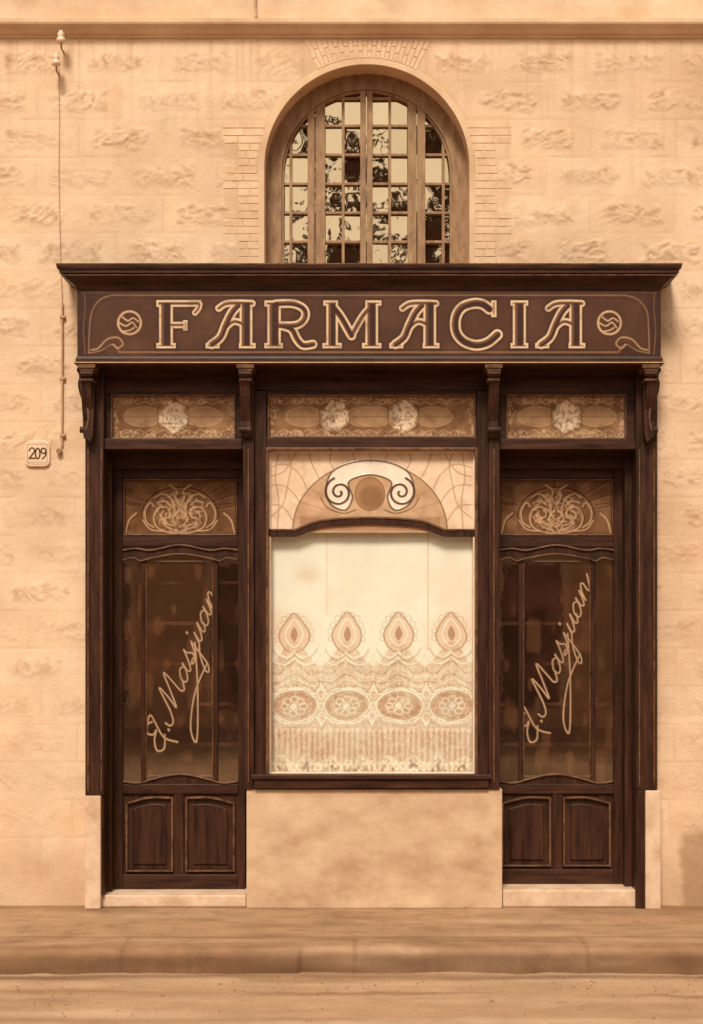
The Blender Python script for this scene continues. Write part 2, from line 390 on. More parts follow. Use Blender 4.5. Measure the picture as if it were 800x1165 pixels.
mkobj('building_body',V,F,M_plaster,bld)
V=[];F=[]; wbox(V,F,-5.8,5.8,-.3,7.3,6.5,6.65); mkobj('roof_slab',V,F,M_plaster,bld,.01)
def zz(py,y=0): return P(0,py,y)[2]
sweep('string_course',-5.5,5.5,.0,-.001,[(0,zz(44)),(.012,zz(43.5)),(.016,zz(41)),(.035,zz(40)),(.05,zz(36)),(.075,zz(33)),(.08,zz(31)),(.08,zz(27)),(.03,zz(24.5)),(0,zz(24))],M_plaster,bld)
arc=[(297.5,330),(297.5,260),(297.5,190)]+[(417.5-120*math.cos(a),190-120*math.sin(a)) for a in np.linspace(0.05,math.pi-.05,60)]+[(537.5,190),(537.5,260),(537.5,330)]
strip('arch_reveal',[(arc,7,-.004,.26)],M_plaster,bld,bevel=.003,m=0)
V=[];F=[]
def brick(pts,yf):
    b=len(V); q=[P(x,y,0) for x,y in pts]
    V.extend([(p[0],yf,p[2]) for p in q]+[(p[0],.02,p[2]) for p in q])
    F.append((b,b+1,b+2,b+3))
    for i in range(4):
        j=(i+1)%4; F.append((b+j,b+i,b+4+i,b+4+j))
nb=24
for i in range(nb):
    a0=math.radians(63+i*54/nb); a1=math.radians(63+(i+1)*54/nb-.5)
    tm=0.5*(a0+a1); R1=144.5/math.sin(tm); r0=124.2
    sp=r0+(R1-r0)*(.36 if i%2 else .66)
    for ra,rb in ((r0,sp-.5),(sp+.5,R1)):
        pts=[(417.5+ra*math.cos(a0),190-ra*math.sin(a0)),(417.5+ra*math.cos(a1),190-ra*math.sin(a1)),(417.5+rb*math.cos(a1),190-rb*math.sin(a1)),(417.5+rb*math.cos(a0),190-rb*math.sin(a0))]
        brick(pts,-.0028-random.uniform(0,.0016))
y=138; i=0
while y<325:
    for sgn in (-1,1):
        e=121.8 if y>190 else math.sqrt(max(0,124.5**2-(190-y)**2))+1
        outer=146 if (i//3)%2 else 164
        xa=417.5+sgn*e; xb=417.5+sgn*outer
        xm=417.5+sgn*(e+(outer-e)*(.45 if i%2 else .6))
        for p,q in ((xa,xm-sgn*.6),(xm+sgn*.6,xb)):
            x0,x1=min(p,q),max(p,q)
            brick([(x0,y+7.5),(x1,y+7.5),(x1,y),(x0,y)],-.0022-random.uniform(0,.0014))
    y+=8.6; i+=1
mkobj('brick_surround',V,F,M_brick,bld,.0012)
fa=[(309.5,330),(309.5,190)]+[(417.5-108*math.cos(a),190-108*math.sin(a)) for a in np.linspace(0.05,math.pi-.05,50)]+[(525.5,190),(525.5,330)]
strip('arched_window_frame',[(fa,19,.15,.24)],M_win,bld,bevel=.004,m=0)
fa2=[(319,330),(319,190)]+[(417.5-98.5*math.cos(a),190-98.5*math.sin(a)) for a in np.linspace(0.05,math.pi-.05,50)]+[(516,190),(516,330)]
def archtop(x,R=101):
    return 194-math.sqrt(max(0,R*R-(x-418)**2))
items=[]
for x0,x1,yf in ((350,358,.155),(359,370,.165),(464,474,.165),(475,484,.155),(410,416.4,.165),(417.4,424,.16)):
    items.append((x0,archtop((x0+x1)/2),x1,330,yf,.23))
for x in (331,390.5,443.5,504.5): items.append((x-1.6,archtop(x),x+1.6,330,.178,.225))
cols=[(318,350),(370,410),(424,464),(484,518)]
hys=[112,143,176,209,242,275,306]
for a,b in cols:
    for hy in hys:
        nearx=min(abs(a-418),abs(b-418))
        if archtop(418+nearx)>hy-4: continue
        xx0,xx1=a,b; h=194-hy
        if h>0:
            half=math.sqrt(max(0,104*104-h*h)); xx0=max(a,418-half); xx1=min(b,418+half)
        if xx1-xx0<6: continue
        items.append((xx0,hy-1.5,xx1,hy+1.5,.181,.222))
boxes('arched_window_glazing_bars',items,M_win,bld,.002)
strip('arched_window_sash_head',[(fa2,5,.166,.225)],M_win,bld,bevel=.003,m=0)
V=[];F=[]
xe=[308,331,355,390.5,417,443.5,469,504.5,530]; ye=[80]+hys+[335]
for i in range(len(xe)-1):
    for j in range(len(ye)-1):
        b=len(V); tx=random.gauss(0,.0016); tz=random.gauss(0,.0011)
        for x,y,sx,sz in ((xe[i],ye[j+1],-1,-1),(xe[i+1],ye[j+1],1,-1),(xe[i+1],ye[j],1,1),(xe[i],ye[j],-1,1)):
            p=P(x,y,.205); V.append((p[0],.205+sx*tx+sz*tz,p[2]))
        F.append((b,b+1,b+2,b+3))
mkobj('arched_window_panes',V,F,M_pane,bld)
V=[];F=[]; a=P(290,300,0); b_=P(545,340,0)
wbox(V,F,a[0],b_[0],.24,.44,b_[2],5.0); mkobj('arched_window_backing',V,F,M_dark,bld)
boxes('arched_window_sill',[(299,312,536,330,-.012,.23)],M_plaster,bld,.004,m=0)
# ---------------------------------------------------------------- shopfront
boxes('shop_light_stop',[(80,325,765,None,.33,.44)],M_dark,bld,0)  # dark panel added behind the shopfront to stop light leaks
boxes('shopfront_posts',[
 (97,408,118,905,-.11,.32),(724,408,748,899,-.11,.32),(724,899.2,734,None,-.105,.32),
 (118.3,511.5,127,None,.05,.31),(711,511.5,723.6,None,.05,.31),
 (276.5,408,289,898,-.105,.32),(289.3,444.2,303,885,-.07,.31),(543,444.2,555.7,885,-.07,.31),(556,408,568.5,898,-.105,.32)],M_wood,bld,.004)
boxes('shopfront_rails',[
 (118.2,408,276.3,449,-.045,.30),(289.3,408,555.7,444,-.055,.30),(303.2,444,542.8,449,-.045,.30),(568.7,408,723.8,449,-.045,.30),
 (118.2,499,276.3,511,-.085,.30),(568.7,499,723.8,511,-.085,.30),(303.2,497,542.8,510,-.065,.05),
 (118.2,449.5,127,498.7,-.04,.02),(267,449.5,276.3,498.7,-.04,.02),(568.7,449.5,577,498.7,-.04,.02),(712,449.5,723.8,498.7,-.04,.02),
 (303.2,449.5,306,496.7,-.04,.02),(540,449.5,542.8,496.7,-.04,.02),
 (289,886,556,897,-.12,.30),(286,881.5,559,886.5,-.135,-.05)],M_woodh,bld,.003)
frame('transom_mouldings',[(126,448.5,268,499.8,2.0,-.052,-.02),(576,448.5,713,499.8,2.0,-.052,-.02),(304.5,448.5,541.5,498,2.0,-.052,-.02)],M_wood2,bld)
frame('display_window_moulding',[(302.6,509,543.6,884,3.0,-.078,-.03)],M_wood2,bld)
frame('display_window_inner_frame',[(305.2,511.8,541.5,882.5,3.2,-.032,.03)],M_cream,bld)
boxes('post_beads',[(99.5,511,101,900,-.118,-.10),(114.5,511,116,900,-.118,-.10),(727,511,728.5,895,-.118,-.10),(743.8,511,745.3,895,-.118,-.10),
 (281.8,511,283.4,890,-.112,-.1),(561.4,511,563,890,-.112,-.1)],M_wood2,bld,.002)
boxes('marble_plinth',[(280.5,898,571.5,None,-.092,.31)],M_marble,bld,.004)
boxes('post_bases',[(96.5,905.5,114.5,None,-.118,.10),(734.5,899.5,752,None,-.118,.10)],M_step,bld,.005)
boxes('door_threshold',[(114.8,1018.5,280.2,None,-.06,.315),(571.8,1012.5,734.2,None,-.06,.315)],M_step,bld,.008)
boxes('post_lower',[(114.8,905.5,117.8,1018,-.09,.3)],M_wood,bld,.002)
def console(xc,flare):
    pr=[(-.245,420),(-.245,427),(-.23,432),(-.215,440),(-.205,450),(-.185,461),(-.165,470),(-.15,478),(-.152,487),(-.14,494),(-.12,497),(-.10,497),(-.10,420)]
    V=[];F=[]; w=6.0; n=len(pr)
    for sx in (-1,1):
        for (y,p) in pr:
            q=P(xc+sx*w,p,-.2); V.append((q[0],y,q[2]))
    F.append(tuple(range(n))); F.append(tuple(reversed(range(n,2*n))))
    for i in range(n):
        j=(i+1)%n; F.append((j,i,n+i,n+j))
    o=mkobj('console_bracket',V,F,M_wood,bld,.003); recalc(o)
    boxes('console_capital',[(xc-10,413.5,xc+10,418.5,-.262,-.1),(xc-8,418.5,xc+8,421.8,-.254,-.1),(xc-7,430,xc+7,433,-.238,-.1)],M_wood2,bld,.002)
    for py,y,r in ((425,-.245,.014),(489,-.145,.018)):
        V=[];F=[]; c=P(xc,py,y); hw=.036
        for sx in (-1,1):
            for k in range(20):
                a=2*math.pi*k/20; V.append((c[0]+sx*hw,y+r*math.cos(a),c[2]+r*math.sin(a)))
        F.append(tuple(range(20))); F.append(tuple(reversed(range(20,40))))
        for k in range(20): F.append((k,20+k,20+(k+1)%20,(k+1)%20))
        o=mkobj('console_scroll',V,F,M_wood,bld,.002); recalc(o)
    if flare:
        s=flare
        base=[(-11,419),(7,419),(7,497),(-1,498),(-4,493),(-3,486),(0,480),(-1,470),(-4,458),(-8,448),(-10,436),(-8,428)]
        pts=cr([(xc+s*a,b) for a,b in base],3,True)[:-1]
        extr('console_side_scroll',[(pts,-.175,-.09)],M_wood,bld,.002)
        strip('console_scroll_line',[(cr([(xc+s*a,b) for a,b in ((-8,424),(-7,436),(-4,446),(0,458),(2,472),(1,482),(-1,490))],5),1.6,-.180,-.17)],M_wood2,bld,bevel=0)
console(98.5,1); console(279,0); console(562,0); console(741,-1)
# ---------------------------------------------------------------- signboard
sign=empty('pharmacy_sign')
x0=P(88,0,-.25)[0]; x1=P(752,0,-.25)[0]; Zs=lambda p:P(0,p,-.25)[2]
V=[];F=[]; wbox(V,F,x0,x1,-.25,.0,Zs(413),Zs(322)); mkobj('sign_box',V,F,M_woodh,sign,.003)
sweep('sign_cornice',x0,x1,.0,-.25,[(0,Zs(330)),(.004,Zs(329.5)),(.006,Zs(327)),(.014,Zs(325)),(.03,Zs(322)),(.05,Zs(319)),(.066,Zs(316)),(.07,Zs(314.5)),(.084,Zs(314)),(.084,Zs(310.5)),(.094,Zs(309.5)),(.097,Zs(307)),(.097,Zs(304.5)),(.09,Zs(303.5)),(-.2,Zs(302))],M_woodh,sign)
sweep('sign_cornice_fillet',x0,x1,-.0,-.25,[(.05,Zs(316.8)),(.0755,Zs(316.6)),(.0755,Zs(315.1)),(.05,Zs(315))],M_wood2,sign)
sweep('sign_cornice_edge',x0,x1,-.0,-.25,[(.08,Zs(305.6)),(.1,Zs(305.4)),(.1,Zs(304)),(.08,Zs(303.3))],M_wood2,sign)
sweep('sign_base_moulding',x0,x1,-.0,-.25,[(-.1,Zs(415.5)),(.004,Zs(415.5)),(.012,Zs(414.5)),(.014,Zs(412)),(.008,Zs(411)),(.008,Zs(408)),(.003,Zs(405.5)),(-.01,Zs(405))],M_woodh,sign)
sweep('sign_base_highlight',x0,x1,-.0,-.25,[(0,Zs(413.6)),(.018,Zs(413.4)),(.018,Zs(412.2)),(0,Zs(411.9))],M_pipe,sign)  # pale strip adds the base moulding's highlight line as colour
c=Canvas(90,331,750,405,.5,A(60,32,18))
pan=[(128,336)]+[(712,336)]+cr([(712,336),(726,341),(736,354),(738,372),(739,402)],6)+cr([(739,402),(725,399),(712,392),(704,401)],5)+[(136,401)]+cr([(136,401),(128,392),(115,399),(101,402)],5)+cr([(101,402),(102,372),(105,354),(114,341),(128,336)],6)
c.fill(pan,A(78,44,25))
c.wear(A(104,66,40),.5,40,.5,4)
c.line([pan+[pan[0]]],1.5,A(160,116,72),.6,rel=.001)
pan2=[(421+(x-421)*.991,369+(y-369)*.9) for x,y in pan]
c.line([pan2+[pan2[0]]],.8,A(44,22,12),.8)
for sx in (0,1):
    f=(lambda x:x) if sx==0 else (lambda x:841-x)
    c.line([[(f(x),y) for x,y in cr([(104,398),(112,396),(122,386),(134,384),(140,391),(134,396),(129,392)],8)]],1.8,A(180,136,86),.8)
    c.line([[(f(x),y) for x,y in cr([(96,333),(97,350),(95,375),(97,403)],8)]],1.2,A(140,98,58),.5)
c.line([[(92,333),(748,333)]],1.0,A(150,108,66),.5)
segs=[];flat=[]
def B(x0,y0,x1,y1,r): flat.append(([(x0,y0),(x1,y1)],r))
def C_(pts,r): segs.append((cr(pts,7),r))
def letA(x):
    B(x+43,342,x+43,396.5,7.2); B(x+35,393.5,x+54,393.5,3)
    C_([(x+50,345.5),(x+34,345),(x+20,346),(x+12,351)],4)
    C_([(x+34,348),(x+27,356),(x+20,370),(x+14,384),(x+4,392)],5.4); B(x-3,393.5,x+13,393.5,3)
    C_([(x+16,380),(x+23,370),(x+31,366),(x+42,370)],4.0)
# F
B(189,342,189,396.5,7.8); B(178,393.5,200,393.5,3); B(178,345.5,229,345.5,3.8); C_([(227,346),(226,351),(222,356)],3.4)
B(189,370,211,370,3.6); B(211,364.5,211,376.5,2.6)
letA(237)
# R
B(312,342,312,396.5,7.6); B(301,393.5,322,393.5,3); B(301,345.5,316,345.5,3.4); C_([(314,346),(334,346),(346,352),(347,362),(338,370),(318,371)],5.0); C_([(322,371),(332,375),(338,386),(345,393),(356,392)],5.2)
# M
B(378,342,378,396.5,6.6); B(367,393.5,389,393.5,3); B(368,345,380,345,3); B(423,342,423,396.5,7.2); B(412,393.5,434,393.5,3); B(421,345,434,345,3)
C_([(378,348),(388,361),(400,382)],5.4); C_([(423,348),(412,361),(400,382)],4.4)
letA(446)
# C
C_([(557,352),(549,346.5),(539,345.5),(526,350),(519,361),(519,377),(527,388),(541,393),(555,390),(566,381)],6.2); B(562,342,562,361,3.0)
B(591,342,591,396.5,7.4); B(581,393.5,601,393.5,3); B(581,345,601,345,3)
letA(612)
Dm=np.full(c.X.shape,1e3)
for pl,r in segs: Dm=np.minimum(Dm,c.dist([pl],pad=16,rad=r))
for pl,r in flat: Dm=np.minimum(Dm,c.dist([pl],pad=16,flat=True,rad=r))
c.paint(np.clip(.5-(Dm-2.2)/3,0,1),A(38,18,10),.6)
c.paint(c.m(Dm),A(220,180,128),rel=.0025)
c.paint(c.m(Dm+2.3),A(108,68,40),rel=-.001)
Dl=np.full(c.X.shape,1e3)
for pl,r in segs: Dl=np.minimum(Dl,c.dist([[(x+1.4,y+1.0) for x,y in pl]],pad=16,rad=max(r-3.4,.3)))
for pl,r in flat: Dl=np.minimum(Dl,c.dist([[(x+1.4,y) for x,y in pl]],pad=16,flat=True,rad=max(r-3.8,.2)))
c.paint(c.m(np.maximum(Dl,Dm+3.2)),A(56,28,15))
for cx in (147.5,693.5):
    c.paint(c.m(c.dist([ell(cx,367.5,13,13)])-1.2),A(200,156,104),rel=.002)
    c.line([cr([(cx-9,360),(cx-2,365),(cx+4,362),(cx+10,366)],6),cr([(cx-12,367),(cx-4,371),(cx+3,367),(cx+8,373)],6),cr([(cx-6,377),(cx,376),(cx+5,373)],6)],1.6,A(200,156,104),.95,rel=.001)
c.wear(A(84,48,27),.35,9,.56,6,4)
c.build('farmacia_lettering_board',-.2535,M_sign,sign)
# ---------------------------------------------------------------- transom glass
def transom(name,x0,x1,ros):
    c=Canvas(x0,450,x1,498.5,.6,A(132,92,56))
    w=(fbm(c.X/6,c.Y/6,2)-.5)
    c.wear(A(178,134,86),.6,16,.40,1)
    edge=np.minimum(np.minimum(c.X-x0,x1-c.X),np.minimum(c.Y-450,498.5-c.Y))
    c.paint(np.clip((8+w*14-edge)/2,0,1)*np.clip((vn(c.X/1.5,c.Y/1.5,3)-.35)*2.5,0,1),A(216,174,122),.7)
    for cx in ros:
        for s in (-1,1):
            c.fill(ell(cx+s*34,474,21,10),A(196,152,102),.5)
            c.line([ell(cx+s*34,474,22,11)],1.2,A(222,180,128),.55)
            c.line([[(cx+s*16,474),(cx+s*60,474)]],.9,A(84,50,28),.45)
        dd=np.hypot((c.X-cx),(c.Y-474)*.95)
        k=np.clip((17+w*12-dd)/3,0,1)
        c.paint(k*np.clip((vn(c.X/2,c.Y/2,5)*1.7),0,1),A(244,208,158),.9)
        c.line([cr([(cx+(17+2.5*(i%2))*math.cos(i*.52),474+(18+2*(i%2))*math.sin(i*.52)) for i in range(12)],4,True)],1.1,A(74,44,24),.6)
    xs_=np.arange(x0+10,x1-8,7)
    c.line([cr([(x,457+3*(i%2)) for i,x in enumerate(xs_)],4),cr([(x,492-3*(i%2)) for i,x in enumerate(xs_)],4)],1.0,A(222,180,128),.5)
    c.wear(A(90,56,32),.5,14,.53,7)
    c.build(name,-.02,M_pglass,bld)
transom('transom_glass',127,267,[197]); transom('transom_glass_centre',306,540,[381,459]); transom('transom_glass_right',577,712,[645])
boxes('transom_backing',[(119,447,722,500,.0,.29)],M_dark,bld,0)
# ---------------------------------------------------------------- doors
def door(tag,f,sig,xs0,xs1,dy):
    g=lambda a,b:(min(f(a),f(b)),max(f(a),f(b)))
    def bx(a,y0,b,y1,yf,yb):
        l,h=g(a,b); return (l,y0,h,y1,yf,yb)
    d=empty('shop_door'+tag); d.parent=bld
    YF=.14
    boxes('door_frame',[bx(127,505,277,533,.10,.3)],M_woodh,d,.004)
    boxes('door_stiles',[bx(127.5,533.2,139.5,1014+dy,YF,.19),bx(271,533.2,279,1014+dy,YF,.19),bx(198,902,209,990+dy,YF+.004,.19)],M_wood,d,.003)
    boxes('door_rails',[bx(139.7,533.2,270.8,544,YF,.19),bx(139.7,610,270.8,622,YF,.19),bx(139.7,892,270.8,903,YF,.19),bx(139.7,990+dy,270.8,1014+dy,YF,.19)],M_woodh,d,.003)
    top=[(139.7,622),(270.8,622),(270.8,640)]+cr([(270.8,636),(258,633),(250,637),(238,634),(205,629),(172,634),(160,637),(152,633),(139.7,636)],5)
    extr('door_shaped_rail',[([(f(x),y) for x,y in top],YF+.006,.19)],M_wood,d,0)
    bot=[(139.7,893)]+cr([(139.7,890),(152,892),(163,891),(172,888),(205,882),(238,888),(247,891),(258,892),(270.8,890)],5)+[(270.8,893)]
    extr('door_glass_sill',[([(f(x),y) for x,y in bot],YF+.006,.19)],M_wood,d,0)
    mv=[]
    for pts in ([(141,545.5),(269.5,545.5),(269.5,608.5),(141,608.5),(141,545.5)],
                cr([(139.7,626),(155,624),(172,626),(205,620),(238,626),(255,624),(270.8,626)],5),
                cr([(139.7,637),(152,634.5),(160,638),(172,635),(205,630),(238,635),(250,638),(258,634.5),(270.8,637)],5),
                cr([(139.7,889),(152,891),(163,890),(172,887),(205,881),(238,887),(247,890),(258,891),(270.8,889)],5)):
        mv.append(([(f(x),y) for x,y in pts],1.7,YF-.006,YF+.02))
    strip('door_mouldings',mv,M_wood2,d,bevel=.002)
    boxes('door_glazing_bars',[bx(160.5,634,165.5,890,YF+.008,.19),bx(243,634,248,890,YF+.008,.19)],M_wood,d,.004)
    frame('door_glass_beads',[bx(165.8,638,242.8,884,0,0)[:4]+(1.3,YF+.012,YF+.03)],M_wood2,d)
    mv=[]
    for a,b in ((144,196),(212,266)):
        hi,lo=(908,914) if a>200 else (914,908)
        pts=[(a,hi),( (a+b)/2,(hi+lo)/2-3.5),(b,lo),(b,986+dy),(a,986+dy)]
        outer=cr(pts[:3],5)+pts[3:]
        q=[(f(x),y) for x,y in outer]
        mv.append((q+[q[0]],2.2,YF-.004,YF+.03))
        q=[(f((a+b)/2+(x-(a+b)/2)*.72),948+(y-948)*.82) for x,y in outer]
        extr('door_raised_panel',[(q,YF+.006,.18)],M_wood,d,.005)
    strip('door_panel_mouldings',mv,M_wood2,d,bevel=.002)
    boxes('door_panel_backing',[bx(139,900,271,992+dy,YF+.018,.188)],M_wood,d,0)
    ca=Canvas(xs0,544,xs1,610,.6,A(108,70,41))
    L=A(192,148,98); DK=A(44,23,12); cx=f(205)
    ca.wear(A(146,104,64),.7,18,.38,3)
    ca.fill(ell(cx,588,44,34,0,180)+[(cx-44,610),(cx+44,610)],A(116,76,45),.7)
    rays=[]
    for k,a in enumerate(range(15,180,15)):
        r=math.radians(a); jit=1+.1*math.sin(k*5)
        rays.append(cr([(cx+44*math.cos(r),588-34*math.sin(r)),(cx+58*math.cos(r)*jit,588-44*math.sin(r)+2*math.sin(k)),(cx+90*math.cos(r),588-60*math.sin(r))],4))
    ca.line(rays,1.2,DK,.7); ca.line([[(x+1,y+1) for x,y in p] for p in rays],.7,L,.4)
    ca.line([ell(cx,588,44,34,0,180)],1.4,DK,.8); ca.line([ell(cx,588,42,32,0,180)],.9,L,.5)
    for s in (-1,1):
        g2=lambda pts:[(cx+s*x,y) for x,y in pts]
        LL=[g2(cr([(0,606),(12,606),(26,600),(30,588),(24,578),(14,578),(12,587),(18,590)],8)),g2(cr([(0,600),(8,592),(6,580),(10,568),(20,562),(28,566)],8)),g2(cr([(0,575),(5,566),(4,558),(12,552)],8)),
            g2(cr([(30,600),(38,594),(40,582),(34,572),(30,576)],8)),g2(cr([(3,604),(14,600),(20,594)],8)),g2(cr([(62,606),(58,592),(50,584)],8))]
        ca.line([[(x+1.2,y+1.3) for x,y in p] for p in LL],2.2,DK,.6)
        ca.line(LL,1.9,L,.9)
        ca.line([g2(cr([(6,598),(14,596),(22,588),(20,582)],8)),g2(cr([(12,574),(18,570),(26,572)],8)),g2(cr([(20,604),(34,602),(42,592)],8)),g2(cr([(2,590),(6,586),(2,580)],8))],1.1,A(218,174,122),.85)
        ca.line([g2([(63,545),(63,609)]),g2([(44,574),(63,572)])],1.2,DK,.7)
    k=np.clip((30-np.hypot(ca.X-cx,(ca.Y-583)*1.15))/4,0,1)*np.clip((vn(ca.X/2.3,ca.Y/2.3,4)-.35)*3,0,1)
    ca.paint(k,A(210,166,114),.5)
    ca.wear(DK,.45,10,.55,5)
    ca.build('door_upper_glass',.16,M_pglass,d)
    ca=Canvas(xs0,628,xs1,892,.6,A(40,20,11))
    ca.wear(A(78,44,25),.6,40,.45,6)
    ca.paint(np.clip(np.sin(ca.X/3.1+3*fbm(ca.X/20,ca.Y/80,2))*.5+.1,0,1)*np.clip((ca.Y-700)/200,0,1),A(28,13,7),.5)
    ca.paint((np.abs(((ca.Y-640)%46)-23)<2.0)*np.clip((fbm(ca.X/40,ca.Y/40,1)-.42)*4,0,1),A(110,70,42),.5)
    ca.paint(np.clip((vn(ca.X/9,ca.Y/21,5)-.62)*5,0,1)*np.clip((fbm(ca.X/60,ca.Y/60,3)-.35)*4,0,1),A(112,72,42),.45)  # upright lighter patches: reflections painted into the glass colour
    ox,oy=sig
    def U(u,v):
        u*=1.04; v*=1.12
        return (ox+u*.36-v*.52, oy-u*.98-v*.58)
    st=[[(13,27),(7,32),(0,28),(4,19),(10,17),(0,14),(-5,5),(3,-3),(14,3)],
        [(21,-1),(22,0),(21,1)],
        [(24,8),(26,0),(32,-2),(38,8),(46,34),(47,18),(46,1),(54,18),(62,36),(63,18),(63,4),(67,-1),(72,5)],
        [(84,12),(79,15),(73,9),(74,1),(79,0),(84,7),(86,15),(85,4),(88,0),(93,7),(98,20)],
        [(98,20),(99,13),(103,6),(100,-1),(94,1),(97,3),(104,2),(111,14)],
        [(111,14),(110,-2),(108,-20),(103,-26),(101,-20),(108,-6),(117,2)],[(114,23),(115,24),(114,25)],
        [(117,2),(121,14),(119,4),(122,0),(127,6),(131,15),(129,4),(132,0),(137,6)],
        [(147,12),(142,15),(136,9),(137,1),(142,0),(147,7),(149,15),(148,4),(151,0),(155,6)],
        [(155,6),(158,14),(156,0),(159,9),(164,15),(167,12),(166,3),(169,0),(178,12)]]
    pls=[cr([U(*p) for p in s_],8) for s_ in st]
    x_,y_=ox-188,oy-856
    pls.append(cr([(x_+226,y_+735),(x_+229,y_+790),(x_+228,y_+846),(x_+221,y_+832),(x_+226,y_+792),(x_+240,y_+758)],8))
    pls.append(cr([(x_+172,y_+826),(x_+176,y_+818),(x_+190,y_+842),(x_+206,y_+848)],8))
    ca.line([[(x+1.0,y+.9) for x,y in p] for p in pls],1.8,A(22,10,5),.7)  # offset dark copy: drop shadow of the signature painted on the glass
    ca.line(pls,1.7,A(212,166,116),.95,rel=.0004)
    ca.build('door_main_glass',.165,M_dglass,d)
door('',lambda x:x,(184,852),137,274,5)
door('.001',lambda x:838-x,(608,842),565,702,-1)
# ---------------------------------------------------------------- display window
c=Canvas(308,514,539,606,.5,A(236,200,152))
DK=A(66,40,22); MD=A(186,142,94); LG=A(248,216,174); cx=421
c.wear(A(206,164,114),.5,26,.45,2)
fan=ell(cx,604,88,78,0,180,50)
c.fill(fan,MD,.85)
c.paint(((np.hypot((c.X-cx)/88,(c.Y-604)/78)<1)).astype(float)*np.clip((fbm(c.X/14,c.Y/14,4)-.4)*3,0,1),A(216,174,124),.6)
web=[]
for s in (-1,1):
    w_=lambda pts:[(cx+s*x,y) for x,y in pts]
    web+= [cr(w_(p),5) for p in ([(116,532),(96,528),(80,540),(72,556)],[(116,552),(100,552),(88,560),(80,572)],[(95,514),(90,528),(94,552),(100,575),(116,590)],[(70,514),(66,528),(58,544)],[(104,514),(108,540),(104,570),(106,604)],
        [(44,514),(46,524),(40,536)],[(116,574),(100,576),(88,592)],[(84,514),(98,536),(116,542)])]
web+=[[(cx+x,514),(cx+x*.8,528)] for x in (-20,0,20)]
c.line([[(x+.7,y+.7) for x,y in p] for p in web],.8,A(170,124,80),.5)
c.line(web,.9,A(150,106,66),.65)
c.line([fan],1.4,A(112,72,42),.85)
ring=[]
for k,a in enumerate(range(12,170,13)):
    r=math.radians(a); ring.append([(cx+60*math.cos(r),604-60*math.sin(r)),(cx+87*math.cos(r),604-77*math.sin(r))])
c.line(ring,.9,A(138,94,56),.5)
mot=cr([(-50,558),(-44,538),(-24,527),(0,524),(24,527),(44,538),(50,558),(44,574),(28,580),(20,566),(24,548),(0,540),(-24,548),(-20,566),(-28,580),(-44,574)],7,True)
c.fill([(cx+x,y) for x,y in mot],LG)
c.line([[(cx+x,y) for x,y in mot]],2.0,DK,.85,rel=.002)
for s in (-1,1):
    sp=[(cx+s*(x-cx),y) for x,y in spiral(cx+35,560,17,2,70,-560)]
    c.line([sp],2.8,DK,.95,rel=.002)
    c.line([cr([(cx+s*16,580),(cx+s*30,584),(cx+s*48,578),(cx+s*56,566)],6)],1.5,DK,.7)
c.fill(ell(cx,562,17,19),A(170,124,78)); c.line([ell(cx,562,17,19)],1.2,DK,.5)
c.paint(np.clip((16-np.hypot(c.X-cx-2,c.Y-566))/5,0,1),A(128,88,54),.6)
c.paint(np.clip((c.Y-586)/4,0,1)*(np.abs(c.X-cx)<80),A(160,114,70),.6)
c.wear(A(160,118,76),.3,12,.53,3)
c.build('stained_glass_panel',-.02,M_pglass,bld)
bar=[(306,606)]+[(336,606)]+cr([(336,606),(346,602),(362,596),(390,593),(421,592),(452,593),(480,596),(496,602),(506,606)],5)+[(541,606)]
strip('display_window_arched_bar',[(bar,8.5,-.035,.02)],M_wood,bld,bevel=.004)
strip('display_window_arched_bead',[([(x,y-3.2) for x,y in bar],1.6,-.040,-.03)],M_wood2,bld,bevel=0)
cur=empty('lace_curtain')
c=Canvas(306,588,542,884,.5,A(250,220,180,1.12))
X,Y=c.X,c.Y
c.wear(A(232,194,146,1.05),.5,55,.45,3,2.5)
c.paint(np.exp(-(((X-350)/16)**2+((Y-654)/10)**2))*.8,A(206,158,106),.5)
T=59.5; xc0=335.0
wx=(fbm(X/28,Y/28,4)-.5)*5; wy=(fbm(X/28+9,Y/28,5)-.5)*4
ph=(X+wx-xc0)/T; fr_=ph-np.round(ph)
lim=742-14*np.cos(fr_*2*np.pi)
net=np.clip((Y-lim)/3,0,1)
lat=(np.abs(np.sin((X+Y)*np.pi/3.4))*np.abs(np.sin((X-Y)*np.pi/3.4)))
c.paint(net,A(222,180,132),.55)
c.paint(net*np.clip(lat*1.4-.2,0,1),A(184,138,92),.4)
